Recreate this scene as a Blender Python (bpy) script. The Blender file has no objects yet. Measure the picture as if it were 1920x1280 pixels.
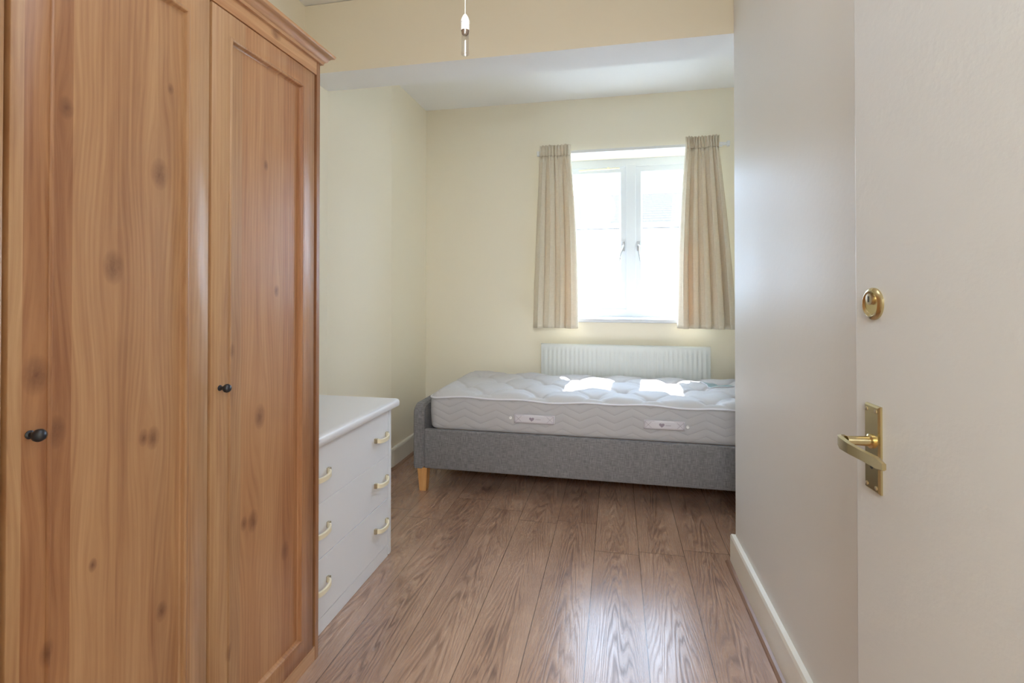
import bpy, bmesh, math, random
from mathutils import Vector, Matrix
random.seed(7)
SC = bpy.context.scene
COL = SC.collection
PI = math.pi

# ------------------------------------------------------------ camera, sky, sun, added fill lights, exposure
cam_d = bpy.data.cameras.new('camera'); cam = bpy.data.objects.new('camera', cam_d); COL.objects.link(cam)
cam_d.sensor_width = 36; cam_d.lens = 17.66; cam_d.clip_start = .02
cam.location = (0, 0, 1.25)
cam.rotation_euler = (math.radians(90.5), 0, math.radians(11.7))
cam_d.shift_x = 0; cam_d.shift_y = -(95 + 8) / 1920
SC.camera = cam

W = bpy.data.worlds.new('sky'); SC.world = W; W.use_nodes = True
bg = W.node_tree.nodes['Background']
bg.inputs['Color'].default_value = (.56, .75, 1.0, 1)
bg.inputs['Strength'].default_value = 16.0

def lamp(name, kind, loc, energy, color, **kw):
    d = bpy.data.lights.new(name, kind); d.energy = energy; d.color = color
    o = bpy.data.objects.new(name, d); COL.objects.link(o); o.location = loc
    for k, v in kw.items(): setattr(d, k, v)
    return o
def aim(o, d):
    o.rotation_euler = Vector(d).to_track_quat('-Z', 'Y').to_euler()
sun = lamp('sun', 'SUN', (1, 8, 9), 13, (1, .96, .92), angle=math.radians(.6))
aim(sun, (-.07, -1, -1.6))
portal = lamp('window_portal', 'AREA', (.12, 4.32, 1.68), 1, (1, 1, 1), shape='RECTANGLE', size=1.25, size_y=1.4)
portal.data.cycles.is_portal = True
aim(portal, (0, -1, 0))
hall = lamp('hall_fill_light', 'AREA', (.25, -1.05, 2.1), 52, (.86, .93, 1), shape='RECTANGLE', size=1.0, size_y=.7)  # added fill light behind the camera, not a known hall fitting
aim(hall, (0, .8, -.35))
roomfill = lamp('room_fill_light', 'POINT', (-.30, 1.00, 2.45), 7, (.92, .95, 1), shadow_soft_size=.30)  # added soft fill out of view; no ceiling fitting hangs here

SC.view_settings.view_transform = 'Standard'; SC.view_settings.look = 'None'
SC.view_settings.exposure = 0.20; SC.view_settings.gamma = 1; SC.view_settings.use_curve_mapping = False
SC.cycles.use_denoising = True
SC.cycles.max_bounces = 14; SC.cycles.diffuse_bounces = 8; SC.cycles.transparent_max_bounces = 12
SC.cycles.sample_clamp_indirect = 8

# ------------------------------------------------------------ node helpers
class NB:
    def __init__(s, name):
        s.m = bpy.data.materials.new(name); s.m.use_nodes = True
        s.t = s.m.node_tree; s.n = s.t.nodes; s.l = s.t.links
        s.b = s.n['Principled BSDF']; s.out = s.n['Material Output']
    def new(s, typ, **kw):
        n = s.n.new(typ)
        for k, v in kw.items(): setattr(n, k, v)
        return n
    def put(s, sock, v):
        if v is None: return
        if hasattr(v, 'is_output'): s.l.new(v, sock)
        else: sock.default_value = v
    def math(s, op, a, b=None, c=None, clamp=False):
        n = s.new('ShaderNodeMath', operation=op, use_clamp=clamp)
        for i, v in enumerate((a, b, c)): s.put(n.inputs[i], v) if v is not None else None
        return n.outputs[0]
    def xyz(s, co='Object'):
        tc = s.new('ShaderNodeTexCoord'); sp = s.new('ShaderNodeSeparateXYZ')
        s.l.new(tc.outputs[co], sp.inputs[0]); return sp.outputs
    def vec(s, x, y, z):
        n = s.new('ShaderNodeCombineXYZ')
        for i, v in enumerate((x, y, z)): s.put(n.inputs[i], v)
        return n.outputs[0]
    def noise(s, v, scale, detail=4, rough=.55):
        n = s.new('ShaderNodeTexNoise'); s.put(n.inputs['Vector'], v)
        n.inputs['Scale'].default_value = scale; n.inputs['Detail'].default_value = detail
        n.inputs['Roughness'].default_value = rough; return n.outputs[0]
    def white(s, v):
        n = s.new('ShaderNodeTexWhiteNoise', noise_dimensions='3D'); s.put(n.inputs['Vector'], v); return n.outputs[0]
    def ramp(s, f, stops):
        n = s.new('ShaderNodeValToRGB'); s.put(n.inputs[0], f)
        e = n.color_ramp.elements
        while len(e) < len(stops): e.new(.5)
        for i, (p, c) in enumerate(stops): e[i].position = p; e[i].color = (*c, 1)
        return n.outputs[0]
    def mix(s, f, a, b, mode='MIX'):
        n = s.new('ShaderNodeMix', data_type='RGBA', blend_type=mode)
        s.put(n.inputs[0], f)
        for i, v in ((6, a), (7, b)):
            if isinstance(v, tuple) and len(v) == 3: v = (*v, 1)
            s.put(n.inputs[i], v)
        return n.outputs[2]
    def bump(s, h, strength, dist=.01):
        n = s.new('ShaderNodeBump'); s.put(n.inputs['Height'], h)
        n.inputs['Strength'].default_value = strength; n.inputs['Distance'].default_value = dist
        s.l.new(n.outputs[0], s.b.inputs['Normal'])
    def set(s, color=None, rough=.5, metal=0, spec=.5, coat=0):
        if isinstance(color, tuple): color = (*color, 1) if len(color) == 3 else color
        s.put(s.b.inputs['Base Color'], color); s.put(s.b.inputs['Roughness'], rough)
        s.b.inputs['Metallic'].default_value = metal; s.b.inputs['Specular IOR Level'].default_value = spec
        s.b.inputs['Coat Weight'].default_value = coat
        return s.m

def lin(r, g, b):
    f = lambda v: (v/255/12.92) if v/255 <= .04045 else ((v/255+.055)/1.055)**2.4
    return (f(r), f(g), f(b))

def paint(name, col, rough=.55, spec=.4, bump=.06, scale=60, smear=0):
    k = NB(name); x = k.xyz('Object')
    v = k.vec(x[0], x[1], x[2])
    big = k.noise(v, 1.3, 3)
    c = k.mix(k.math('MULTIPLY', big, .10), col, tuple(a*.86 for a in col))
    k.set(c, rough, 0, spec)
    if smear:
        r = k.noise(v, 2.2, 3, .5)
        k.put(k.b.inputs['Roughness'], k.math('ADD', rough-smear/2, k.math('MULTIPLY', r, smear)))
    k.bump(k.noise(v, scale, 3), bump, .004)
    return k.m

CREAM = lin(248, 241, 221)
M = {}
M['wall'] = paint('cream_wall_paint', CREAM, .55, .35, .08)
M['wall_satin'] = paint('cream_satin_wall_paint', lin(225, 224, 221), .44, .45, .10, 45, .14)
M['white'] = paint('white_ceiling_paint', lin(247, 248, 248), .75, .2, .05)
M['trim'] = paint('white_gloss_trim', lin(238, 235, 225), .35, .5, .03)
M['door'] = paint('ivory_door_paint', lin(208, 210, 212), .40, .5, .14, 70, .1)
M['window'] = paint('white_window_paint', lin(223, 227, 233), .35, .5, .02)
M['chest'] = paint('white_laminate', lin(236, 238, 243), .38, .5, .01)
M['radiator'] = paint('white_radiator_enamel', lin(216, 220, 217), .35, .5, .01)
M['plastic'] = NB('white_plastic').set(lin(240, 240, 238), .35)
M['cream_plastic'] = NB('cream_plastic').set(lin(242, 233, 206), .3)
M['dark'] = NB('painted_gap_shade').set((.02, .015, .012), .7)
M['pewter'] = NB('dark_pewter').set((.07, .08, .10), .33, .8)
M['brass'] = NB('polished_brass').set((.64, .54, .31), .22, 1)
M['gold'] = NB('pale_gold_metal').set((.55, .47, .33), .3, 1)
M['steel'] = NB('satin_steel').set((.6, .62, .65), .3, 1)
M['black'] = NB('black_slot').set((.01, .01, .01), .5)

def glassm(name, gloss=.06, tint=(1, 1, 1, 1)):
    k = NB(name); k.n.remove(k.b)
    tr = k.new('ShaderNodeBsdfTransparent'); gl = k.new('ShaderNodeBsdfGlossy'); mx = k.new('ShaderNodeMixShader')
    tr.inputs[0].default_value = tint; gl.inputs['Roughness'].default_value = .02
    mx.inputs[0].default_value = gloss
    k.l.new(tr.outputs[0], mx.inputs[1]); k.l.new(gl.outputs[0], mx.inputs[2]); k.l.new(mx.outputs[0], k.out.inputs[0])
    return k.m
M['glass'] = glassm('window_glass')
M['acrylic'] = glassm('clear_acrylic', .16, (.95, .95, .95, 1))

# pine veneer on the wardrobe: staves, growth rings and knots. co = coordinates relative to the wardrobe's base (x, y, z)
def pine(name, knots, axis='Z', sheen=.30, dark=1.0):
    k = NB(name); x = k.xyz('Object')
    if axis == 'Z': u, v, w = x[1], x[2], x[0]
    else: u, v, w = x[2], x[1], x[0]
    st = k.math('FLOOR', k.math('DIVIDE', k.math('ADD', u, 3.013), .088))
    sid = k.white(k.vec(st, 3.1, .5))
    seg = k.math('FLOOR', k.math('ADD', k.math('DIVIDE', v, .9), k.math('MULTIPLY', sid, 9)))
    sid2 = k.white(k.vec(st, 5.5, 1.7))
    bendn = k.noise(k.vec(k.math('MULTIPLY', u, 3.0), k.math('MULTIPLY', v, .55), k.math('MULTIPLY', sid, 20)), 1.6, 3, .5)
    warp = k.math('MULTIPLY', bendn, .055)
    kd = None; kring = None
    for (ky, kz, r) in knots:
        a = k.math('SUBTRACT', u, ky); b = k.math('MULTIPLY', k.math('SUBTRACT', v, kz), .62)
        d = k.math('SQRT', k.math('ADD', k.math('MULTIPLY', a, a), k.math('MULTIPLY', b, b)))
        g = k.math('SUBTRACT', 1, k.math('DIVIDE', d, r), clamp=True)
        kd = g if kd is None else k.math('MAXIMUM', kd, g)
        # rings part around the knot
        b2 = k.math('MULTIPLY', b, .45)
        d2 = k.math('ADD', k.math('MULTIPLY', a, a), k.math('MULTIPLY', b2, b2))
        push = k.math('MULTIPLY', a, k.math('EXPONENT', k.math('DIVIDE', d2, -(r*r*4.5))))
        kring = push if kring is None else k.math('ADD', kring, push)
    uu = k.math('ADD', u, warp)
    if kring is not None: uu = k.math('SUBTRACT', uu, k.math('MULTIPLY', kring, .8))
    ring = k.math('SINE', k.math('ADD', k.math('MULTIPLY', uu, 520), k.math('MULTIPLY', sid, 40)))
    ringmask = k.noise(k.vec(k.math('MULTIPLY', uu, 9), k.math('MULTIPLY', v, .4), sid), 1.0, 2)
    ring = k.math('MULTIPLY', k.math('MULTIPLY', k.math('ADD', ring, 1), .5), ringmask)
    fib = k.noise(k.vec(k.math('MULTIPLY', uu, 42), k.math('MULTIPLY', v, 1.6), w), 2.0, 6, .62)
    broad = k.noise(k.vec(k.math('MULTIPLY', uu, 11), k.math('MULTIPLY', v, .5), sid), 1.5, 3, .6)
    fine = k.noise(k.vec(k.math('MULTIPLY', uu, 230), k.math('MULTIPLY', v, 6), w), 2.0, 3, .6)
    f = k.math('ADD', k.math('MULTIPLY', fib, .74), k.math('MULTIPLY', ring, .20))
    f = k.math('ADD', f, k.math('MULTIPLY', fine, .16))
    f = k.math('ADD', f, k.math('MULTIPLY', k.math('SUBTRACT', sid2, .5), .30))
    f = k.math('ADD', f, k.math('MULTIPLY', k.math('SUBTRACT', broad, .5), .75))
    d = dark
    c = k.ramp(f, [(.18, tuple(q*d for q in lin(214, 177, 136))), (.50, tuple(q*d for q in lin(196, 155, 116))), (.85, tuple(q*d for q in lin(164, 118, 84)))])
    tint = k.mix(sid, c, k.mix(1.0, c, lin(248, 228, 214), 'MULTIPLY'))
    if kd is not None:
        kn = k.noise(k.vec(u, k.math('MULTIPLY', v, .6), w), 60, 4, .7)
        kf = k.math('MULTIPLY', k.math('POWER', kd, .8), k.math('ADD', .15, k.math('MULTIPLY', kn, 1.35)), clamp=True)
        tint = k.mix(k.math('MULTIPLY', kf, .9), tint, lin(112, 68, 48))
    k.set(tint, sheen, 0, .5, .35); k.b.inputs['Coat Roughness'].default_value = .32
    k.put(k.b.inputs['Roughness'], k.math('ADD', sheen, k.math('MULTIPLY', fib, .12)))
    k.bump(fine, .08, .002)
    return k.m

# laminate oak boards running in depth (Y)
def oak_floor():
    k = NB('oak_laminate'); x = k.xyz('Object')
    PW = .209
    ru = k.math('DIVIDE', k.math('ADD', x[0], 4.284), PW)
    row = k.math('FLOOR', ru)
    off = k.white(k.vec(row, 7.3, 2.2))
    rv = k.math('DIVIDE', k.math('SUBTRACT', x[1], k.math('ADD', 2.42, k.math('MULTIPLY', off, .55))), 2.4)
    seg = k.math('FLOOR', rv)
    idn = k.white(k.vec(row, seg, .9)); idb = k.white(k.vec(seg, row, 4.9))
    # printed half-width blocks
    row2 = k.math('FLOOR', k.math('MULTIPLY', ru, 2)); off2 = k.white(k.vec(row2, 1.3, 8.2))
    seg2 = k.math('FLOOR', k.math('ADD', k.math('DIVIDE', x[1], .63), k.math('MULTIPLY', off2, 5)))
    id2 = k.white(k.vec(row2, seg2, 6.1))
    lu = k.math('SUBTRACT', k.math('FRACT', ru), .5)
    lv = k.math('ADD', x[1], k.math('MULTIPLY', idn, 13))
    base = k.vec(k.math('ADD', k.math('MULTIPLY', lu, 1.0), k.math('MULTIPLY', idn, 31)), k.math('MULTIPLY', lv, .30), idb)
    n1 = k.noise(base, 2.6, 3, .45)
    # contour lines of a stretched noise give cathedral figure
    cen = k.math('MULTIPLY', k.math('MULTIPLY', lu, lu), k.math('ADD', 2.2, k.math('MULTIPLY', idb, 3.0)))
    cont = k.math('FRACT', k.math('MULTIPLY', k.math('ADD', k.math('ADD', k.math('MULTIPLY', n1, 1.5), cen), k.math('MULTIPLY', lv, .75)), 8.5))
    line = k.math('SUBTRACT', 1, k.math('MULTIPLY', k.math('ABSOLUTE', k.math('SUBTRACT', cont, .5)), 2))
    line = k.math('MULTIPLY', k.math('POWER', line, 2.0), k.math('SUBTRACT', 1.25, k.math('MULTIPLY', k.math('ABSOLUTE', lu), 1.7)), clamp=True)
    fib = k.noise(k.vec(k.math('MULTIPLY', x[0], 55), k.math('MULTIPLY', x[1], 2.4), idn), 2.2, 6, .65)
    fine = k.noise(k.vec(k.math('MULTIPLY', x[0], 300), k.math('MULTIPLY', x[1], 9), idn), 1.6, 3, .6)
    blot = k.noise(k.vec(k.math('MULTIPLY', x[0], 4), k.math('MULTIPLY', x[1], 1.4), idb), 1.8, 4, .6)
    f = k.math('ADD', k.math('MULTIPLY', fib, .46), k.math('MULTIPLY', line, .27))
    f = k.math('ADD', f, k.math('MULTIPLY', fine, .14))
    f = k.math('SUBTRACT', k.math('ADD', f, k.math('MULTIPLY', blot, .52)), .085)
    f = k.math('ADD', f, k.math('MULTIPLY', k.math('SUBTRACT', idn, .5), .08))
    f = k.math('ADD', f, k.math('MULTIPLY', k.math('SUBTRACT', id2, .5), .05))
    c = k.ramp(f, [(.32, lin(200, 168, 146)), (.60, lin(166, 133, 113)), (.90, lin(112, 84, 71))])
    # scattered knots
    vo = k.new('ShaderNodeTexVoronoi'); k.put(vo.inputs['Vector'], k.vec(x[0], k.math('MULTIPLY', x[1], .55), 0)); vo.inputs['Scale'].default_value = 3.1
    kn = k.math('SUBTRACT', 1, k.math('DIVIDE', vo.outputs['Distance'], .10), clamp=True)
    c = k.mix(k.math('MULTIPLY', k.math('POWER', kn, 1.4), .55), c, lin(92, 62, 45))
    # seams
    su = k.math('ABSOLUTE', k.math('SUBTRACT', k.math('ABSOLUTE', lu), .5))
    seam = k.math('LESS_THAN', su, .009)
    fv = k.math('FRACT', rv)
    sv = k.math('LESS_THAN', k.math('MINIMUM', fv, k.math('SUBTRACT', 1, fv)), .0009)
    sm = k.math('MAXIMUM', seam, sv)
    c = k.mix(k.math('MULTIPLY', sm, .75), c, lin(70, 48, 36))
    k.set(c, .33, 0, .75)
    k.put(k.b.inputs['Roughness'], k.math('ADD', .20, k.math('ADD', k.math('MULTIPLY', fib, .10), k.math('MULTIPLY', line, .10))))
    h = k.math('SUBTRACT', k.math('ADD', k.math('MULTIPLY', fine, .5), k.math('MULTIPLY', line, -.8)), k.math('MULTIPLY', sm, 2))
    k.bump(h, .10, .0015)
    return k.m

def linen(name, c1, c2, scale=420, bump=.5):
    k = NB(name); x = k.xyz('Object')
    a = k.noise(k.vec(x[0], x[1], k.math('MULTIPLY', x[2], 16)), scale/17, 3, .6)
    b = k.noise(k.vec(k.math('MULTIPLY', x[0], 16), k.math('MULTIPLY', x[1], 16), x[2]), scale/17, 3, .6)
    f = k.math('MULTIPLY', k.math('ADD', a, b), .5)
    c = k.ramp(f, [(.36, c1), (.64, c2)])
    k.set(c, .85, 0, .2); k.bump(f, bump, .002)
    k.b.inputs['Sheen Weight'].default_value = .15
    return k
M['upholstery'] = linen('grey_linen_upholstery', lin(98, 97, 101), lin(152, 150, 152)).m

def ticking(name, chevron):
    k = NB(name); x = k.xyz('Object')
    fine = k.noise(k.vec(k.math('MULTIPLY', x[0], 2), k.math('MULTIPLY', x[1], 2), k.math('MULTIPLY', x[2], 2)), 260, 3, .6)
    c = k.mix(fine, lin(196, 195, 198), lin(214, 213, 215))
    k.set(c, .8, 0, .2)
    if chevron:
        t = k.math('PINGPONG', x[0], .10)
        z = k.math('ADD', x[2], k.math('MULTIPLY', t, .42))
        wob = k.math('MULTIPLY', k.noise(k.vec(x[0], x[1], x[2]), 7, 2), .012)
        fr = k.math('FRACT', k.math('DIVIDE', k.math('ADD', z, wob), .046))
        q = k.math('POWER', k.math('ABSOLUTE', k.math('SINE', k.math('MULTIPLY', fr, PI))), .45)
        h = k.math('ADD', q, k.math('MULTIPLY', fine, .12))
        c2 = k.mix(k.math('MULTIPLY', k.math('SUBTRACT', 1, q), .12), lin(190, 189, 192), lin(150, 149, 153))
        k.put(k.b.inputs['Base Color'], c2)
        k.bump(h, .28, .008)
    else: k.bump(fine, .25, .002)
    return k.m
M['tick_top'] = ticking('mattress_ticking', False)
M['tick_side'] = ticking('quilted_mattress_border', True)
M['piping'] = NB('white_piping').set(lin(226, 226, 234), .6)

def curtain_mat():
    k = linen('cream_linen_curtain', lin(220, 212, 190), lin(236, 229, 210), 500, .25)
    tl = k.new('ShaderNodeBsdfTranslucent'); tl.inputs[0].default_value = (*lin(244, 196, 138), 1)
    mx = k.new('ShaderNodeMixShader'); mx.inputs[0].default_value = .12
    k.l.new(k.b.outputs[0], mx.inputs[1]); k.l.new(tl.outputs[0], mx.inputs[2]); k.l.new(mx.outputs[0], k.out.inputs[0])
    return k.m
M['curtain'] = curtain_mat()
def oakleg():
    k = NB('light_oak_leg'); x = k.xyz('Object')
    f = k.noise(k.vec(k.math('MULTIPLY', x[0], 60), k.math('MULTIPLY', x[1], 60), k.math('MULTIPLY', x[2], 5)), 1.5, 4)
    return k.set(k.ramp(f, [(.3, lin(232, 178, 116)), (.7, lin(206, 148, 90))]), .4)
M['leg'] = oakleg()
M['bead'] = NB('brown_floor_beading').set(lin(152, 122, 104), .4)

# ------------------------------------------------------------ mesh helpers (world coordinates in, root-local out)
class MB:
    def __init__(s): s.b = bmesh.new()
    def box(s, x0, x1, y0, y1, z0, z1, bev=0, seg=2):
        r = bmesh.ops.create_cube(s.b, size=1)
        vs = r['verts']
        for v in vs:
            v.co = Vector(((x0+x1)/2 + v.co.x*(x1-x0), (y0+y1)/2 + v.co.y*(y1-y0), (z0+z1)/2 + v.co.z*(z1-z0)))
        if bev:
            es = list({e for v in vs for e in v.link_edges})
            bmesh.ops.bevel(s.b, geom=es, offset=bev, segments=seg, affect='EDGES', profile=.5)
        return s
    def prism(s, pts, z0, z1):      # plan polygon extruded up
        a = [s.b.verts.new((p[0], p[1], z0)) for p in pts]; t = [s.b.verts.new((p[0], p[1], z1)) for p in pts]
        n = len(pts); s.b.faces.new(a[::-1]); s.b.faces.new(t)
        for i in range(n): s.b.faces.new((a[i], a[(i+1) % n], t[(i+1) % n], t[i]))
        return s
    def sweep(s, prof, path, closed_prof=True, cap=True):   # prof: list of offsets; path: list of fn(o)->Vector
        rings = []
        for fn in path: rings.append([s.b.verts.new(fn(p)) for p in prof])
        n = len(prof)
        for i in range(len(rings)-1):
            for j in range(n if closed_prof else n-1):
                s.b.faces.new((rings[i][j], rings[i][(j+1) % n], rings[i+1][(j+1) % n], rings[i+1][j]))
        if cap and closed_prof: s.b.faces.new(rings[0][::-1]); s.b.faces.new(rings[-1])
        return s
    def tube(s, pts, r, n=10, cap=True):
        pts = [Vector(p) for p in pts]; rings = []
        rr = r if isinstance(r, (list, tuple)) else [r]*len(pts)
        up = None
        for i, p in enumerate(pts):
            t = (pts[min(i+1, len(pts)-1)] - pts[max(i-1, 0)]).normalized()
            if up is None: up = t.orthogonal().normalized()
            up = (up - t*up.dot(t)).normalized(); w = t.cross(up)
            rings.append([s.b.verts.new(p + (up*math.cos(2*PI*j/n) + w*math.sin(2*PI*j/n))*rr[i]) for j in range(n)])
        for i in range(len(rings)-1):
            for j in range(n): s.b.faces.new((rings[i][j], rings[i][(j+1) % n], rings[i+1][(j+1) % n], rings[i+1][j]))
        if cap: s.b.faces.new(rings[0][::-1]); s.b.faces.new(rings[-1])
        return s
    def lathe(s, o, axis, prof, n=20):      # prof: (along, radius)
        o = Vector(o); a = Vector(axis).normalized(); u = a.orthogonal().normalized(); w = a.cross(u); rings = []
        for (h, r) in prof:
            rings.append([s.b.verts.new(o + a*h + (u*math.cos(2*PI*j/n) + w*math.sin(2*PI*j/n))*max(r, 1e-5)) for j in range(n)])
        for i in range(len(rings)-1):
            for j in range(n): s.b.faces.new((rings[i][j], rings[i][(j+1) % n], rings[i+1][(j+1) % n], rings[i+1][j]))
        s.b.faces.new(rings[0][::-1]); s.b.faces.new(rings[-1])
        return s
    def grid(s, fn, nu, nv):
        g = [[s.b.verts.new(fn(i/nu, j/nv)) for j in range(nv+1)] for i in range(nu+1)]
        for i in range(nu):
            for j in range(nv): s.b.faces.new((g[i][j], g[i+1][j], g[i+1][j+1], g[i][j+1]))
        return g
    def build(s, name, mat, parent=None, smooth=None, base=None, solid=0):
        me = bpy.data.meshes.new(name)
        bmesh.ops.remove_doubles(s.b, verts=s.b.verts, dist=1e-6)
        bmesh.ops.recalc_face_normals(s.b, faces=s.b.faces)
        off = Vector((0, 0, 0))
        if parent is not None:
            r = parent
            while r is not None: off += r.location; r = r.parent
        if base is not None: off = Vector(base)
        for v in s.b.verts: v.co -= off
        s.b.to_mesh(me); s.b.free()
        o = bpy.data.objects.new(name, me); COL.objects.link(o)
        if parent is not None: o.parent = parent
        elif base is not None: o.location = base
        for mm in (mat if isinstance(mat, list) else [mat]): me.materials.append(mm)
        if smooth is not None:
            for p in me.polygons: p.use_smooth = True
            a = math.cos(smooth)
            bm = bmesh.new(); bm.from_mesh(me)
            for e in bm.edges:
                if len(e.link_faces) == 2 and e.link_faces[0].normal.dot(e.link_faces[1].normal) < a: e.smooth = False
            bm.to_mesh(me); bm.free()
        if solid:
            md = o.modifiers.new('thickness', 'SOLIDIFY'); md.thickness = solid; md.offset = 0
        return o
def tag(o, label=None, cat=None, group=None, kind=None):
    if label: o['label'] = label
    if cat: o['category'] = cat
    if group: o['group'] = group
    if kind: o['kind'] = kind
    return o
def root(name, loc, label, cat, group=None):
    o = bpy.data.objects.new(name, None); COL.objects.link(o); o.location = loc; o.empty_display_size = .1
    return tag(o, label, cat, group)
def struct(o, label=None, cat=None): return tag(o, label, cat, None, 'structure')
SM = math.radians(35)

# ------------------------------------------------------------ room shell
YB = 3.957            # back wall
XL = -1.665           # left wall, near part
ZC = 2.81; ZA = 2.755; ZBM = 2.43
YBM0, YBM1 = 2.45, 2.68
XR = lambda y: .530 + .0175*(2.448 - y)
AL = -1.552           # left wall of the far bay
AR = 1.30             # right wall of the far bay
YF = .15              # inner face of the entrance wall

struct(MB().box(-1.9, 1.5, -1.6, 4.32, -.12, 0).build('floor', oak_floor()), 'brown oak laminate floor', 'floor')
cb = MB(); cb.box(-1.9, 1.5, -1.6, YBM1-.02, ZC, ZC+.12).box(-1.9, 1.5, YBM1-.02, 4.32, ZA, ZC+.12)
struct(cb.build('ceiling', M['white']), 'white ceiling', 'ceiling')
# beam: cream on the face towards the room, white below
bm = MB().box(XL, XR(YBM0)+.7, YBM0, YBM1, ZBM, ZC-.003)
beam = bm.build('trim_beam', [M['wall'], M['white']])
for p in beam.data.polygons:
    if p.normal.z < -.5 or p.normal.y > .5: p.material_index = 1
struct(beam, 'cream boxed beam with a white underside spanning the room', 'beam')

# left wall with the slight splay behind the chest of drawers
struct(MB().prism([(XL, YF-.1), (XL, 2.676), (-1.552, 3.30), (AL, YB), (-1.9, YB), (-1.9, YF-.1)], 0, ZC).build('wall_left', M['wall']), 'cream left wall', 'wall')
# window opening in the back wall
WX0, WX1, WZ0, WZ1 = -.47, .71, 1.037, 2.330
wb = MB()
wb.box(-1.9, WX0, YB, 4.32, 0, ZC).box(WX1, 1.5, YB, 4.32, 0, ZC).box(WX0, WX1, YB, 4.32, 0, WZ0-.03).box(WX0, WX1, YB, 4.32, WZ1, ZC)
struct(wb.build('wall_back', M['wall']), 'cream back wall with the window', 'wall')
struct(MB().prism([(XR(2.448), 2.448), (AR, 2.448), (AR, YF-.1), (XR(YF-.1), YF-.1)], 0, ZC).build('wall_right', M['wall_satin']), 'off white satin right wall ending at the bed bay', 'wall')
struct(MB().box(AR, 1.5, 2.40, YB, 0, ZC).build('wall_bay', M['wall']), 'cream side wall of the bed bay', 'wall')
fb = MB(); fb.box(-1.9, -.30, YF-.12, YF, 0, ZC).box(-.30, .52, YF-.12, YF, 2.05, ZC).box(.52, 1.5, YF-.12, YF, 0, ZC)
struct(fb.build('wall_front', M['wall']), 'entrance wall with the doorway', 'wall')
# hall behind the doorway
hb = MB(); hb.box(-1.9, -1.75, -1.6, YF-.12, 0, ZC).box(1.35, 1.5, -1.6, YF-.12, 0, ZC).box(-1.9, 1.5, -1.7, -1.6, 0, ZC)
struct(hb.build('wall_hall', M['wall']), 'hall walls outside the doorway', 'wall')

# skirting: profile (out, up)
SK = [(0, 0), (.020, 0), (.020, .128), (.016, .139), (.0, .141)]
BD = [(.020, 0), (.038, 0), (.036, .007), (.030, .013), (.020, .016)]
def run(prof, pts, out):
    """sweep a profile along a plan line; out = per-vertex outward unit offsets"""
    m = MB()
    m.sweep(prof, [(lambda p, q=q, n=n: Vector((q[0]+n[0]*p[0], q[1]+n[1]*p[0], p[1]))) for q, n in zip(pts, out)])
    return m
def skirt(name, pts, out, label):
    struct(run(SK, pts, out).build(name, M['trim']), label, 'skirting board')
skirt('baseboard_right', [(XR(.2), .2), (XR(2.448), 2.448), (1.28, 2.448)], [(-1, 0), (-1, 1), (0, 1)], 'white skirting board along the right wall')
skirt('baseboard_left', [(XL, .2), (XL, 2.676), (-1.552, 3.30), (AL, YB)], [(1, 0), (1, 0), (1, 0), (1, -1)], 'white skirting board along the left wall')
skirt('baseboard_back', [(AL, YB), (AR, YB)], [(1, -1), (-1, -1)], 'white skirting board along the back wall')
struct(run(BD, [(XR(.2), .2), (XR(2.448), 2.448), (1.28, 2.448)], [(-1, 0), (-1, 1), (0, 1)]).build('trim_1', M['bead']), 'brown wooden beading at the foot of the right skirting', 'beading')
struct(run(BD, [(XL, .2), (XL, 2.676), (-1.552, 3.30), (AL, YB)], [(1, 0), (1, 0), (1, 0), (1, -1)]).build('trim_2', M['bead']), 'brown wooden beading at the foot of the left skirting', 'beading')

# ------------------------------------------------------------ window
YW = 4.20
wr = bpy.data.objects.new('window_1', None); COL.objects.link(wr); wr.location = (.12, YW, WZ0)
struct(wr, 'white painted two-casement window in the back wall', 'window')
f = MB(); fd = .07
OZ0, OZ1 = 1.046, 2.322
f.box(WX0, WX0+.055, YW, YW+fd, OZ0-.02, OZ1+.02, .003).box(WX1-.055, WX1, YW, YW+fd, OZ0-.02, OZ1+.02, .003)
f.box(WX0, WX1, YW, YW+fd, OZ1-.058, OZ1+.02, .003).box(WX0, WX1, YW, YW+fd, OZ0-.02, OZ0+.058, .003)
f.box(.12-.038, .12+.038, YW-.006, YW+fd, OZ0+.04, OZ1-.04, .003)
f.build('frame', M['window'], wr)
sl = MB().box(WX0-.035, WX1+.035, YB-.028, YB, WZ0-.030, WZ0, .008, 3).box(WX0, WX1, YB-.004, YW+.02, WZ0-.03, WZ0)
sl.build('window_sill', M['window'], wr)
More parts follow.
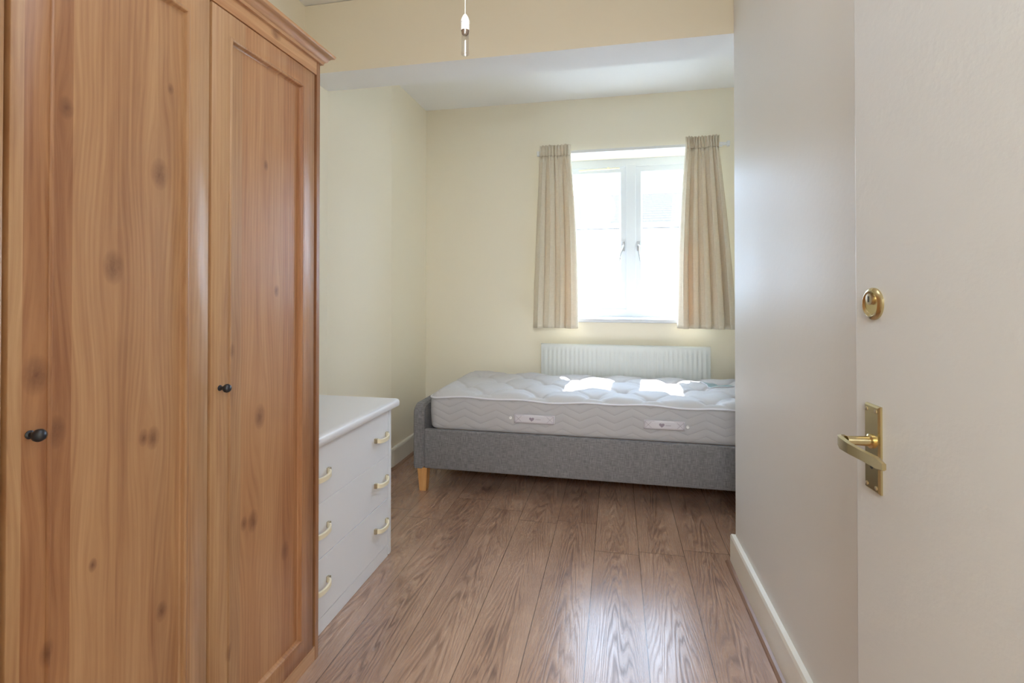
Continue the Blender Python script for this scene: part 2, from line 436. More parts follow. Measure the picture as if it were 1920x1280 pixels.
for k_, (a, b, hx) in enumerate(((WX0+.055, .082, .060), (.158, WX1-.055, .180))):
    z0, z1 = 1.104, 2.264; st = .054
    s_ = MB(); y0, y1 = YW+.006, YW+.055
    # mitred sash ring with a bevelled glazing edge
    loops = [(0, y0), (st-.012, y0), (st, y0+.014), (st, y1)]
    prev = None
    for (ins, yy) in loops:
        r = [s_.b.verts.new((x, yy, z)) for x, z in ((a+ins, z0+ins), (b-ins, z0+ins), (b-ins, z1-ins), (a+ins, z1-ins))]
        if prev:
            for i in range(4): s_.b.faces.new((prev[i], prev[(i+1) % 4], r[(i+1) % 4], r[i]))
        prev = r
    o2 = [s_.b.verts.new((x, y1, z)) for x, z in ((a, z0), (b, z0), (b, z1), (a, z1))]
    for i in range(4): s_.b.faces.new((o2[i], o2[(i+1) % 4], prev[(i+1) % 4], prev[i]))
    sash = s_.build('casement', M['window'], wr)
    MB().box(a+st-.004, b-st+.004, YW+.030, YW+.034, z0+st-.004, z1-st+.004).build('pane', M['glass'], sash)
    # fastener with a hanging key
    h = MB(); x0 = hx; y0 = YW
    h.box(x0-.010, x0+.010, y0, y0+.010, 1.575, 1.655, .003)
    h.lathe((x0, y0, 1.615), (0, -1, 0), [(0, .010), (.020, .009), (.026, .006)], 12)
    sg = -1 if k_ == 0 else 1
    h.tube([(x0, y0-.022, 1.617), (x0+sg*.002, y0-.030, 1.60), (x0+sg*.020*(1 if k_ == 0 else -.0), y0-.034, 1.56), (x0+sg*(.035 if k_ == 0 else .012), y0-.036, 1.49)], [.006, .006, .005, .004], 8)
    h.build('window_fastener', M['steel'], sash, SM)
r_ = MB().tube([(-.30, YW-.012, 2.245), (-.02, YW-.014, 2.252), (.03, YW-.012, 2.252)], [.007, .007, .006], 8)
r_.box(-.07, -.05, YW-.022, YW+.004, 2.243, 2.263, .002)
r_.build('ventilator_bar', M['cream_plastic'], wr, SM)

# ------------------------------------------------------------ outside: opposite house and ground
hr = root('opposite_house', (.5, 13, -2.8), 'pale house seen through the window, low tiled roof over a white wall', 'house')
def render_wall():
    return paint('white_render', lin(240, 240, 240), .9, .1, .1)
MB().box(-14, 15, 12.0, 19.7, -2.8, 2.83).build('wall', render_wall(), hr)
def rooftiles():
    k = NB('roof_slates'); x = k.xyz('Object')
    fr = k.math('FRACT', k.math('DIVIDE', x[1], .30))
    fx = k.math('FRACT', k.math('ADD', k.math('DIVIDE', x[0], .25), k.math('MULTIPLY', k.math('FLOOR', k.math('DIVIDE', x[1], .30)), .5)))
    l = k.math('MAXIMUM', k.math('LESS_THAN', fr, .16), k.math('MULTIPLY', k.math('LESS_THAN', fx, .08), .5))
    return k.set(k.mix(l, (.080, .070, .061), (.058, .052, .047)), .9, 0, 0)
rt = MB(); x0, x1 = -14.3, 15.3
rt.sweep([(11.7, 2.80), (15.9, 4.23), (20.0, 2.80), (20.0, 2.66), (15.9, 4.05), (11.7, 2.66)], [(lambda p, X=X: Vector((X, p[0], p[1]))) for X in (x0, x1)])
rt.build('roof', rooftiles(), hr)
MB().box(x0, x1, 11.60, 11.70, 2.68, 2.78).build('gutter', M['plastic'], hr)
struct(MB().box(-40, 40, 4.4, 60, -3.0, -2.8).build('floor_yard', NB('pale_paving').set(lin(170, 168, 162), .9)), 'pale yard outside', 'ground')

# ------------------------------------------------------------ curtain track and curtains
tr = root('curtain_track', (.09, YB, 2.335), 'white curtain track across the top of the window', 'curtain track')
MB().box(-.60, .80, 3.920, 3.936, 2.322, 2.344, .003).build('rail', M['plastic'], tr)
for x in (-.56, .12, .76): MB().box(x-.012, x+.012, 3.934, YB, 2.318, 2.350, .002).build('bracket', M['plastic'], tr)
for x in (-.61, .80): MB().box(x, x+.02, 3.914, 3.942, 2.314, 2.352, .004).build('end_stop', M['plastic'], tr)

def curtain(top, bot, z0, z1, seed, ns, label, lean):
    rnd = random.Random(seed)
    cx = (top[0]+top[1])/2
    rt_ = root('curtain', (cx, 3.90, z0), label, 'curtain', 'cream curtains at the window')
    # fold phases: irregular widths
    w = [rnd.uniform(.7, 1.35) for _ in range(ns)]; S = sum(w); cum = [0]
    for q in w: cum.append(cum[-1]+q/S)
    amp = [rnd.uniform(.75, 1.15) for _ in range(ns+1)]
    def ph(u):
        for i in range(ns):
            if u <= cum[i+1]+1e-9: return i + (u-cum[i])/(cum[i+1]-cum[i]), i
        return ns, ns-1
    zh = z1-.085
    def fn(u, v):
        # v: 0 bottom .. 1 just under heading
        z = z0+(zh-z0)*v
        t = v**1.6
        p, i = ph(u)
        xa = bot[0]+(bot[1]-bot[0])*u; xb = top[0]+(top[1]-top[0])*u
        x = xa+(xb-xa)*t
        a = (.078*(1-t)+.026*t)*amp[i]
        y = 3.902 - a*abs(math.sin(PI*p))**.62 - .010*(1-v)
        y += .009*math.sin(5*PI*p+.6*seed)*math.exp(-(1-v)*11)
        x += .010*math.sin(4*PI*p+seed)*(1-t*.6)
        y += .006*math.sin(9*u+5*v+seed); x += lean*math.sin(PI*v)*(.02+.01*u)
        return Vector((x, y, z))
    m = MB(); m.grid(fn, ns*14, 40); m.build('drape', M['curtain'], rt_, PI, None, .0018)
    def fh(u, v):
        z = zh+(z1-zh)*v
        p, i = ph(u); x = top[0]+(top[1]-top[0])*u
        q = math.sin(5*PI*p+.6*seed)
        y0 = 3.902 - .026*amp[i]*abs(math.sin(PI*p))**.62 + .009*math.sin(5*PI*p+.6*seed) + .006*math.sin(9*u+5+seed)
        y1 = 3.886 + .45*(y0-3.886) + .0085*q*(1+.4*math.sin(11*u+seed))
        g = v
        return Vector((x+.002*q+.004*math.sin(4*PI*p+seed)*(1-g), y0*(1-g)+y1*g - .004*math.sin(PI*v*2), z+.004*math.cos(2*PI*p*2)*g))
    m = MB(); m.grid(fh, ns*16, 10); m.build('pleated_heading', M['curtain'], rt_, PI, None, .0025)
    return rt_
curtain((-.586, -.344), (-.628, -.288), .965, 2.384, 3, 4, 'cream linen curtain hanging on the left side of the window', .3)
curtain((.508, .742), (.452, .850), .975, 2.386, 5, 5, 'cream linen curtain hanging on the right side of the window, beside the near wall', -.3)

# ------------------------------------------------------------ radiator
rr = root('radiator', (.05, 3.90, .24), 'white ribbed panel radiator on the wall under the window', 'radiator')
RX0, RX1, RZ0, RZ1 = -.574, .676, .24, .842
def radf(i, j): pass
m = MB(); nfl = 36; prof = []
y_f = 3.872; pitch = (RX1-RX0-.04)/nfl
zs = [(RZ0, 0), (RZ0+.045, 0), (RZ0+.060, 1), (RZ1-.062, 1), (RZ1-.045, 0), (RZ1-.012, 0), (RZ1-.003, -.6), (RZ1, -2.2)]
cols = [(RX0, -2.0), (RX0+.004, 0)]
for i in range(nfl):
    x = RX0+.02+i*pitch
    for q, d in ((.08, 0), (.28, 1), (.62, 1), (.82, 0)): cols.append((x+q*pitch, d))
cols += [(RX1-.004, 0), (RX1, -2.0)]
g = []
for (x, d) in cols:
    rowv = []
    for (z, e) in zs:
        if d < 0 or e < 0: dep = .010*-min(d, e) if e < 0 or d < 0 else 0
        else: dep = -.007*d*e
        rowv.append(m.b.verts.new((x, y_f+dep, z)))
    g.append(rowv)
for i in range(len(g)-1):
    for j in range(len(zs)-1): m.b.faces.new((g[i][j], g[i+1][j], g[i+1][j+1], g[i][j+1]))
m.build('front_panel', M['radiator'], rr, math.radians(60))
MB().box(RX0+.002, RX1-.002, y_f+.012, y_f+.045, RZ0, RZ1-.004, .004).build('back_panel', M['radiator'], rr)
for x in (RX0+.12, RX1-.12): MB().box(x-.02, x+.02, y_f+.04, YB-.002, RZ0+.08, RZ1-.08).build('wall_bracket', M['steel'], rr)
v_ = MB().tube([(RX0-.03, 3.90, .02), (RX0-.03, 3.90, RZ0+.03), (RX0+.01, 3.90, RZ0+.03)], .008, 10).lathe((RX0-.03, 3.90, RZ0+.01), (0, 0, 1), [(0, .014), (.07, .016), (.075, .010)], 14)
v_.build('valve', M['plastic'], rr, SM)
MB().tube([(RX1+.03, 3.90, .0), (RX1+.03, 3.90, RZ0+.03), (RX1-.01, 3.90, RZ0+.03)], .008, 10).build('pipe', M['steel'], rr, SM)

# ------------------------------------------------------------ bed
BX0, BX1, BY0, BY1 = -1.242, 1.01, 2.955, 3.850
bd = root('bed_frame', ((BX0+BX1)/2, (BY0+BY1)/2, 0), 'grey fabric upholstered single bed frame on short wooden legs, under the window', 'bed')
def endboard(x0, x1, top, name):
    m = MB(); r = .055; pts = []
    for a in range(7): t = PI/2*a/6; pts.append((BY0-.004+r-r*math.cos(t), top-r+r*math.sin(t)))
    for a in range(7): t = PI/2*a/6; pts.append((BY1+.004-r+r*math.sin(t), top-r+r*math.cos(t)))
    prof = [(BY0-.004, .148)] + pts + [(BY1+.004, .148)]
    m.sweep(prof, [(lambda p, X=X, q=q: Vector((X, p[0]+(q if p[0] < 3.4 else -q), p[1]-(q if p[1] > .3 else -q)))) for X, q in ((x0, .012), (x0+.012, 0), (x1-.012, 0), (x1, .012))])
    return m.build(name, M['upholstery'], bd, SM)
endboard(BX0, BX0+.070, .545, 'footboard')
endboard(BX1-.07, BX1, .80, 'headboard')
MB().box(BX0+.070, BX1-.07, BY0+.002, BY0+.038, .148, .392, .010, 3).build('side_rail', M['upholstery'], bd, SM)
MB().box(BX0+.070, BX1-.07, BY1-.038, BY1-.002, .148, .392, .010, 3).build('side_rail', M['upholstery'], bd, SM)
MB().box(BX0+.13, BX1-.10, BY0+.08, BY1-.05, .350, .390).build('slat_base', M['leg'], bd)
for (x, y) in ((BX0+.055, BY0+.042), (BX0+.055, BY1-.045), (BX1-.055, BY0+.045), (BX1-.055, BY1-.045)):
    m = MB(); t = .032; b_ = .021; sg = 1 if x > 0 else 0
    m.sweep([(-1, -1), (1, -1), (1, 1), (-1, 1)], [(lambda p, s=s, z=z: Vector((x+p[0]*s, y+p[1]*s, z))) for s, z in ((b_, 0), (t, .150))])
    m.build('leg', M['leg'], bd)

# mattress
mx0, mx1, my0, my1, mz0, mz1 = -1.145, .925, 2.968, 3.845, .3945, .594
mt = root('mattress', ((mx0+mx1)/2, (my0+my1)/2, mz0), 'light grey tufted mattress with a quilted border lying on the bed frame', 'mattress')
rc = .06
def rim(n):     # rounded rectangle, parameter list of points ccw from front-left
    P = []
    def seg(ax, ay, bx, by, k):
        for i in range(k): P.append((ax+(bx-ax)*i/k, ay+(by-ay)*i/k))
    def arc(cx, cy, a0, k=6):
        for i in range(k): a = a0+PI/2*i/k; P.append((cx+rc*math.cos(a), cy+rc*math.sin(a)))
    seg(mx0+rc, my0, mx1-rc, my0, n); arc(mx1-rc, my0+rc, -PI/2)
    seg(mx1, my0+rc, mx1, my1-rc, n//2); arc(mx1-rc, my1-rc, 0)
    seg(mx1-rc, my1, mx0+rc, my1, n); arc(mx0+rc, my1-rc, PI/2)
    seg(mx0, my1-rc, mx0, my0+rc, n//2); arc(mx0+rc, my0+rc, PI)
    return P
R = rim(110); cxm, cym = (mx0+mx1)/2, (my0+my1)/2
def outw(p):
    dx = 0; dy = 0
    if p[0] > mx1-rc: dx = p[0]-(mx1-rc)
    elif p[0] < mx0+rc: dx = p[0]-(mx0+rc)
    if p[1] > my1-rc: dy = p[1]-(my1-rc)
    elif p[1] < my0+rc: dy = p[1]-(my0+rc)
    v = Vector((dx, dy, 0)); return v.normalized() if v.length > 1e-9 else Vector((0, 0, 0))
rimz = lambda p: mz1 + .004*math.sin(p[0]*7+1) - .004*math.cos(p[0]*17)
m = MB(); lv = [(-.014, 0), (-.003, .012), (0, .03), (.004, .10), (.002, .17), (-.004, .195)]
m.sweep(R, [(lambda p, o=o, h=h: Vector((p[0], p[1], 0))+outw(p)*o+Vector((0, 0, mz0+h+(rimz(p)-mz1)*h/.202))) for (o, h) in lv])
m.build('quilted_border', M['tick_side'], mt, SM)
m = MB(); pr = [Vector((p[0], p[1], rimz(p)-.002))+outw(p)*.002 for p in R]; pr.append(pr[0])
m.tube(pr, .0055, 8, False); m.build('piping', M['piping'], mt, PI)
# tufted top: staggered dimples
tuf = []
for j, y in enumerate((3.05, 3.245, 3.44, 3.635, 3.80)):
    for i in range(-5, 5):
        x = -.13+i*.335+(.1675 if j % 2 else 0)
        if mx0+.06 < x < mx1-.06: tuf.append((x+random.uniform(-.012, .012), y+random.uniform(-.01, .01)))
def topz(x, y):
    e = min(x-mx0, mx1-x, y-my0, my1-y); edge = max(0, min(1, e/.065))
    puff = .036*(1-(1-edge)**2.2)
    d1 = 0
    for tx, ty in tuf:
        dx, dy = x-tx, y-ty; r2 = dx*dx+dy*dy
        if r2 < .09:
            d1 += .034*math.exp(-r2/.0012) + .018*math.exp(-r2/.0075)
            # creases running between neighbouring tufts
            r = math.sqrt(r2)
            a = math.atan2(dy, dx)
            d1 += .0042*math.exp(-r/.07)*(.5+.5*math.cos(6*a+1.2*math.sin(tx*40)))
    # soft diagonal valleys
    va = abs(math.sin(PI*((x+.13)/.335+(y-3.05)/.39))); vb = abs(math.sin(PI*((x+.13)/.335-(y-3.05)/.39)))
    vl = .011*(math.exp(-va*va/.02)+math.exp(-vb*vb/.02))
    z = mz1-.002+puff-min(d1, .042)*edge-vl*edge
    z += .0022*math.sin(x*31+y*17)*edge+.0014*math.sin(x*57-y*43)*edge
    return z+(rimz((x, y))-mz1)*(1-edge)
m = MB()
def ft(u, v):
    x = mx0+(mx1-mx0)*u; y = my0+(my1-my0)*v
    # pull corners to the rounded rim
    cx = min(max(x, mx0+rc), mx1-rc); cy = min(max(y, my0+rc), my1-rc)
    dx, dy = x-cx, y-cy
    if dx and dy:
        s_ = max(abs(dx), abs(dy)); l = math.hypot(dx, dy); dx *= s_/l; dy *= s_/l
    return Vector((cx+dx, cy+dy, topz(x, y)))
m.grid(ft, 300, 140); m.build('tufted_top', M['tick_top'], mt, PI)
for tx, ty in tuf:
    pass
bt = MB()
# fabric grip handles with stitched crosses and a small heart
def handle(xc, zc, w, h):
    yy = my0-.0085
    hm = MB()
    def fnn(u, v):
        x = xc+(u-.5)*w; z = zc+(v-.5)*h; return Vector((x, yy-.004*math.sin(PI*u)**.5, z))
    hm.grid(fnn, 24, 4)
    ho = hm.build('grip_handle', NB('silver_handle_fabric').set(lin(216, 213, 220), .7), mt, PI, None, .003)
    ho['label'] = 'pale grey fabric grip handle'
    s2 = MB(); yf = yy-.0062
    for ex in (-1, 1):
        x0 = xc+ex*w*.385; dx = w*.075; dz = h*.33
        for q in (-1, 1): s2.tube([(x0-dx, yf+.001, zc-q*dz), (x0+dx, yf+.001, zc+q*dz)], .0009, 5)
    for (a, b) in (((-.47, -.42), (.47, -.42)), ((.47, -.42), (.47, .42)), ((.47, .42), (-.47, .42)), ((-.47, .42), (-.47, -.42))):
        s2.tube([(xc+a[0]*w, yf+.002, zc+a[1]*h), (xc+b[0]*w, yf+.002, zc+b[1]*h)], .0009, 5)
    s2.tube([(xc+.03*w, yf-.0005, zc), (xc+.16*w, yf-.0005, zc)], .0013, 5)
    s2.build('stitching', NB('stitch_thread').set(lin(170, 160, 172), .8), ho)
    ht = MB(); pts = []
    for i in range(24):
        t = 2*PI*i/24; pts.append((16*math.sin(t)**3*.00095, (13*math.cos(t)-5*math.cos(2*t)-2*math.cos(3*t)-math.cos(4*t))*.00095))
    ht.sweep(pts, [(lambda p, y=y: Vector((xc-.06*w+p[0], y, zc+p[1]*.9))) for y in (yf+.003, yf-.001)])
    ht.build('heart_mark', NB('heart_thread').set(lin(158, 146, 160), .7), ho)
handle(-.478, .487, .245, .052)
handle(.265, .492, .225, .050)
for (x, z) in ((-.622, .488), (.392, .487)):
    MB().lathe((x, my0-.006, z), (0, -1, 0), [(0, .009), (.003, .009), (.0042, .0065), (.003, .0045), (.0015, .004)], 16).build('air_vent', M['plastic'], mt, SM)
# sewn-on label, pale teal with thin text-like lines
def lab(u, v):
    x = .60+u*.15+v*-.03; y = 3.46+v*.17+u*.02
    return Vector((x, y, topz(x, y)+.0028))
m = MB(); m.grid(lab, 12, 12); lb = m.build('sewn_label', NB('pale_teal_label').set(lin(150, 172, 178), .5), mt, PI, None, .001)
lb['label'] = 'pale teal label with a white edge sewn on the top'
m = MB(); m.tube([lab(0, i/10)+Vector((0, 0, .001)) for i in range(11)], .003, 6).tube([lab(i/10, 0)+Vector((0, 0, .001)) for i in range(11)], .003, 6)
m.build('label_edge', M['piping'], lb, PI)

# ------------------------------------------------------------ wardrobe
WY0, WY1, WXF, WD = .185, 1.560, -1.0, .56
wz0, wz1 = 0, 2.036
WB = (WXF-WD/2, (WY0+WY1)/2, 0)
KN = [(.751, 1.594, .016), (.949, 1.514, .026), (.976, 1.718, .010), (.844, 1.299, .026), (.697, 1.102, .026), (.737, .990, .022), (.913, .930, .014), (.936, .923, .019), (.960, .524, .017), (.721, .600, .018), (.806, .71, .010),
      (1.163, 1.089, .019), (1.279, .887, .026), (1.217, .605, .015), (1.252, .598, .024), (1.395, .442, .022), (1.157, .298, .019), (1.30, 1.62, .012), (1.35, 1.25, .014), (.61, 1.02, .02)]
loc = lambda L: [(a-WB[1], b, c*.92) for a, b, c in L]
M['pine_mid'] = pine('honey_pine_middle_door', loc(KN[:11]))
M['pine_right'] = pine('honey_pine_right_door', loc(KN[11:19]), dark=.94)
M['pine'] = pine('honey_pine', loc([(.61, 1.02, .02), (.60, 1.60, .015)]))
M['pine_h'] = pine('honey_pine_lengthwise', [(2.02, 1.33-WB[1], .016), (2.015, .86-WB[1], .012), (.03, 1.2-WB[1], .012)], 'Y')
wd = root('wardrobe', WB, 'tall honey pine wardrobe with three panelled doors and a moulded cornice', 'wardrobe')
MB().box(WXF-WD, WXF, WY1-.019, WY1, 0, wz1, .0015).build('side_panel', pine('honey_pine_side', [(1.0, .9, .01)], 'Z', .28, .82), wd)
MB().box(WXF-WD, WXF, WY0, WY0+.019, 0, wz1, .0015).build('side_panel', M['pine'], wd)
MB().box(WXF-WD, WXF-WD+.008, WY0+.019, WY1-.019, .05, wz1).build('back_panel', M['pine'], wd)
MB().box(WXF-WD+.01, WXF-.03, WY0+.019, WY1-.019, .055, .075).build('bottom_shelf', M['pine'], wd)
DY = [(.2055, .6465), (.6545, 1.0785), (1.0865, 1.5275)]
for y in (.6505, 1.0825): MB().box(WXF-WD+.01, WXF-.040, y-.009, y+.009, .075, 1.99).build('partition', pine('shade_darkened_pine', [(1.0, .9, .01)], 'Z', .4, .35), wd)  # pine colour darkened to paint shade into the gaps between doors
MB().box(WXF-.024, WXF-.001, WY0+.019, WY1-.019, 0, .0485, .002).build('plinth', M['pine_h'], wd)
MB().box(WXF-.024, WXF-.001, WY0+.019, WY1-.019, 1.988, wz1, .001).build('top_rail', M['pine_h'], wd)
MB().box(WXF-.020, WXF-.010, WY1-.032, WY1-.019, .05, 1.99).build('edge_gap_shade', M['dark'], wd)  # near-black strip; its colour stands in for shade beside the door
# cornice: stepped and rounded profile around front and far side  (out, z)
CP = [(-.01, 2.028), (.008, 2.028), (.010, 2.036), (.017, 2.040), (.020, 2.047), (.026, 2.053), (.034, 2.057), (.037, 2.061), (.037, 2.067), (.0, 2.072), (-.01, 2.072)]
CP = [(o, z+.004) for o, z in CP]
m = MB()
path = [((WXF-WD, WY0), (0, -1)), ((WXF, WY0), (1, -1)), ((WXF, WY1), (1, 1)), ((WXF-WD, WY1), (0, 1))]
m.sweep(CP, [(lambda p, q=q, n=n: Vector((q[0]+n[0]*p[0], q[1]+n[1]*p[0], p[1]))) for q, n in path])
m.box(WXF-WD, WXF-.009, WY0+.009, WY1-.009, 2.058, 2.074)
m.build('cornice', M['pine_h'], wd, math.radians(40))
def loops_mesh(m, y0, y1, z0, z1, prof, fill=False):
    prev = None
    for (ins, dx) in prof:
        r = [m.b.verts.new((WXF+dx, y, z)) for y, z in ((y0+ins, z0+ins), (y1-ins, z0+ins), (y1-ins, z1-ins), (y0+ins, z1-ins))]
        if prev:
            for i in range(4): m.b.faces.new((prev[i], prev[(i+1) % 4], r[(i+1) % 4], r[i]))
        prev = r
    if fill: m.b.faces.new(prev)
    return prev
def wardrobe_door(y0, y1, mat, pmat, label, knob_y):
    z0, z1 = .0515, 1.984
    m = MB(); st = .062
    loops_mesh(m, y0, y1, z0, z1, [(0, -.024), (0, -.0015), (.0015, 0), (st-.002, 0), (st-.001, .0020), (st+.002, .0034), (st+.005, .0030), (st+.007, .0002), (st+.0085, -.005), (st+.0105, -.009), (st+.013, -.0105), (st+.013, -.024)])
    # closed back
    b1 = [m.b.verts.new((WXF-.024, y, z)) for y, z in ((y0, z0), (y1, z0), (y1, z1), (y0, z1))]
    i_ = st+.013
    b2 = [m.b.verts.new((WXF-.024, y, z)) for y, z in ((y0+i_, z0+i_), (y1-i_, z0+i_), (y1-i_, z1-i_), (y0+i_, z1-i_))]
    for i in range(4): m.b.faces.new((b1[i], b1[(i+1) % 4], b2[(i+1) % 4], b2[i]))
    d = m.build('door', mat, wd, math.radians(50))
    if label: d['label'] = label
    MB().box(WXF-.022, WXF-.0102, y0+i_-.002, y1-i_+.002, z0+i_-.002, z1-i_+.002).build('door_panel', pmat, d)
    if knob_y:
        k = MB().lathe((WXF-.001, knob_y, 1.000), (1, 0, 0), [(0, .0075), (.002, .0075), (.004, .0045), (.012, .0045), (.015, .008), (.019, .0108), (.024, .0112), (.029, .0088), (.032, .004), (.0325, 0)], 20)
        k.build('knob', M['pewter'], d, SM)
wardrobe_door(*DY[0], M['pine'], M['pine'], 'nearest wardrobe door', None)
wardrobe_door(*DY[1], M['pine_mid'], M['pine_mid'], None, .688)
wardrobe_door(*DY[2], M['pine_right'], M['pine_right'], None, 1.117)

# ------------------------------------------------------------ chest of drawers
CX, CY0, CY1 = -1.054, 1.578, 2.246
CD = .46
ch = root('chest_of_drawers', (CX-CD/2, (CY0+CY1)/2, 0), 'white three-drawer chest with cream bow handles, beside the wardrobe', 'chest of drawers')
c_ = MB().box(CX-CD, CX-.004, CY0, CY0+.018, 0, .697, .001).box(CX-CD, CX-.004, CY1-.018, CY1, 0, .697, .001)
c_.box(CX-CD, CX-CD+.006, CY0+.018, CY1-.018, .02, .697)
c_.build('carcass', M['chest'], ch)
MB().box(CX-.024, CX-.002, CY1-.028, CY1-.0005, .004, .695, .002).build('side_stile', M['chest'], ch)
MB().box(CX-.022, CX-.016, CY0+.019, CY1-.030, .055, .694).build('drawer_gap_shade', NB('painted_drawer_shade').set(lin(84, 78, 72), .8), ch)  # dark sheet behind the drawers, shade of the gaps painted in its colour
m = MB(); tp = [(0, .697), (.025, .697), (.027, .699), (.028, .716), (.026, .724), (.021, .730), (.014, .733), (0, .7335)]
m.sweep(tp, [(lambda p, q=q, n=n: Vector((q[0]+n[0]*p[0], q[1]+n[1]*p[0], p[1]))) for q, n in (((CX-CD, CY0+.01), (0, -.2)), ((CX, CY0+.01), (1, -.2)), ((CX, CY1), (1, 1)), ((CX-CD, CY1), (0, 1)))])
m.box(CX-CD, CX+.001, CY0+.009, CY1+.001, .698, .7335)
m.build('top', M['chest'], ch, math.radians(50))
MB().box(CX-.018, CX-.003, CY0+.018, CY1-.032, .001, .056, .001).build('plinth', M['chest'], ch)
for (z0, z1, zh) in ((.4775, .692, .582), (.2775, .4762, .382), (.0605, .2742, .180)):
    d = MB().box(CX-.016, CX, CY0+.004, CY1-.037, z0, z1, .0012).build('drawer', M['chest'], ch)
    for yc in (1.645, 2.130):
        hw = .052
        pts = []; ws = []
        for i in range(15):
            t = i/14; a = PI*t
            pts.append((CX+.004+.024*math.sin(a)**.62, yc-hw*math.cos(a), zh-.008*math.sin(a)))
        h = MB()
        def ring(i):
            p = Vector(pts[i]); q = Vector(pts[min(i+1, 14)])-Vector(pts[max(i-1, 0)]); q.z = 0; q.normalize()
            n = Vector((q.y, -q.x, 0)); w = .0095+.0015*abs(i-7)/7; t_ = .0034
            return [p+n*t_+Vector((0, 0, w*.8)), p+n*t_-Vector((0, 0, w*.8)), p-n*t_-Vector((0, 0, w)), p-n*t_+Vector((0, 0, w))]
        rings = [[h.b.verts.new(c) for c in ring(i)] for i in range(15)]
        for i in range(14):
            for j in range(4): h.b.faces.new((rings[i][j], rings[i][(j+1) % 4], rings[i+1][(j+1) % 4], rings[i+1][j]))
        h.b.faces.new(rings[0]); h.b.faces.new(rings[-1][::-1])
        ho = h.build('handle', M['cream_plastic'], d, math.radians(60))
        for sg in (-1, 1): MB().box(CX-.0005, CX+.012, yc+sg*(hw+.0035)-.0065, yc+sg*(hw+.0035)+.0065, zh-.011, zh+.011, .0015).build('end_cap', M['gold'], ho)

# ------------------------------------------------------------ open room door
dE = Vector((.425, 1.020, 0)); dH = Vector((.500, .180, 0))
dr = bpy.data.objects.new('door_1', None); COL.objects.link(dr); dr.location = (dH.x, dH.y, 0)
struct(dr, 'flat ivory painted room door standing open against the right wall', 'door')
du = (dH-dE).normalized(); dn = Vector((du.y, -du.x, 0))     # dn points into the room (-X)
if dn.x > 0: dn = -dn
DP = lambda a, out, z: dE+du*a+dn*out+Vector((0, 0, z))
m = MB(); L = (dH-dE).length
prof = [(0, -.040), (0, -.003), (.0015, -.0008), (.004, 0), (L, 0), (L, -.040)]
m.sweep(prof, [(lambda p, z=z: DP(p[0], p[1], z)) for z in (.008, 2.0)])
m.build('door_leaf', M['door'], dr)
hz = MB()
for z in (.25, 1.0, 1.75): hz.tube([DP(L+.004, .004, z-.04), DP(L+.004, .004, z+.04)], .006, 10)
hz.build('hinge', M['brass'], dr, SM)
# lever handle on a backplate
m = MB(); a0, a1, zc = .037, .079, .984
def plate(p0, p1, z0, z1, t):
    lo = [(p0, z0), (p1, z0), (p1, z1), (p0, z1)]
    prev = None
    for (i_, o) in ((0, .0002), (0, t*.55), (.003, t)):
        r = [m.b.verts.new(DP(a+(i_ if a == p0 else -i_), o, z+(i_ if z == z0 else -i_))) for a, z in lo]
        if prev:
            for q in range(4): m.b.faces.new((prev[q], prev[(q+1) % 4], r[(q+1) % 4], r[q]))
        prev = r
    m.b.faces.new(prev)
plate(a0, a1, zc-.073, zc+.073, .006)
bp = m.build('backplate', M['brass'], dr)
m = MB(); am = (a0+a1)/2
m.lathe(DP(am, .005, .995), dn, [(0, .012), (.004, .012), (.006, .0085), (.040, .0075)], 16)
m.build('spindle_collar', M['brass'], bp, SM)
m = MB(); pts = [(-.010, .044), (-.006, .052), (.010, .056), (.035, .056), (.065, .053), (.095, .049), (.108, .048)]
def lring(i):
    a, o = pts[i]; w = [.007, .010, .0115, .0105, .0095, .010, .006][i]; t = [.004, .005, .0055, .0045, .004, .004, .003][i]
    z = .995-.004*i*.35
    return [DP(am+a, o+t, z-w*.8), DP(am+a, o+t, z+w*.8), DP(am+a, o, z+w), DP(am+a, o-t, z+w*.7), DP(am+a, o-t, z-w*.7), DP(am+a, o, z-w)]
rings = [[m.b.verts.new(c) for c in lring(i)] for i in range(len(pts))]
for i in range(len(pts)-1):
    for j in range(6): m.b.faces.new((rings[i][j], rings[i][(j+1) % 6], rings[i+1][(j+1) % 6], rings[i+1][j]))
m.b.faces.new(rings[0]); m.b.faces.new(rings[-1])
m.build('lever', M['brass'], bp, SM)
m = MB()
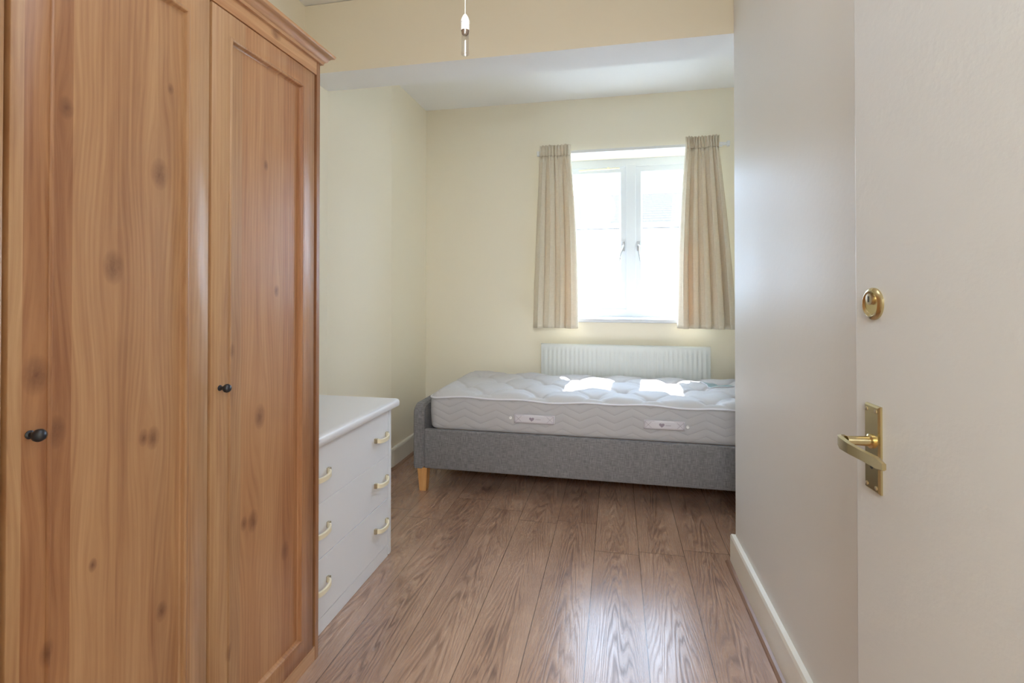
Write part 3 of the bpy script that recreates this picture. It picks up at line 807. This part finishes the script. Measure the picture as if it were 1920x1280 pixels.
for a in (a0+.008, a1-.008):
    for z in (zc-.064, zc+.064): m.lathe(DP(a, .0055, z), dn, [(0, .0036), (.0014, .0034), (.002, .002)], 10)
m.build('screw', M['gold'], bp, SM)
m = MB(); m.lathe(DP(am, .0055, zc-.032), dn, [(0, .004), (.0008, .004)], 12)
m.build('keyhole', M['black'], bp)
m = MB(); m.lathe(DP(am, 0, 1.228), dn, [(0, .0275), (.003, .0275), (.0065, .0245), (.0075, .0215), (.0055, .0185), (.0045, .0175), (.0045, .0)], 32)
es = m.build('lock_escutcheon', M['brass'], dr, SM)
m = MB(); m.lathe(DP(am, .004, 1.236), dn, [(0, .0095), (.0045, .0095), (.005, .008)], 20); m.build('lock_cylinder', M['gold'], es, SM)
m = MB()
c0 = DP(am, .0092, 1.236)
m.sweep([(-1, -1), (1, -1), (1, 1), (-1, 1)], [(lambda p, o=o: c0+dn*o+du*(p[0]*.0013)+Vector((0, 0, p[1]*.005))) for o in (-.001, .0006)])
m.build('key_slot', M['black'], es)

# ------------------------------------------------------------ light pull hanging from the ceiling
LX, LY = -.2355, .768
lp = root('light_pull', (LX, LY, 1.625), 'thin white pull cord with a clear acrylic toggle hanging near the top centre', 'light pull')
MB().tube([(LX, LY, 1.684), (LX, LY, ZC-.01)], .0008, 6).build('cord', NB('translucent_cord').set(lin(225, 224, 214), .5), lp)
MB().lathe((LX, LY, ZC-.022), (0, 0, 1), [(0, .02), (.012, .035), (.0215, .036)], 24).build('ceiling_switch', M['plastic'], lp, SM)
MB().lathe((LX, LY, 1.666), (0, 0, 1), [(0, .0068), (.0125, .0068), (.013, .0075), (.0145, .0072), (.021, .0052), (.026, .002)], 20).build('cap', M['plastic'], lp, SM)
MB().lathe((LX, LY, 1.6262), (0, 0, 1), [(0, .0045), (.0015, .0064), (.005, .0066), (.007, .0058), (.036, .0058), (.0398, .0062)], 20).build('toggle', M['acrylic'], lp, SM)
MB().lathe((LX, LY, 1.6585), (0, 0, 1), [(0, .0035), (.003, .0056), (.0073, .0056)], 16).build('cord_knot', NB('brown_knot').set(lin(120, 100, 84), .7), lp, SM)
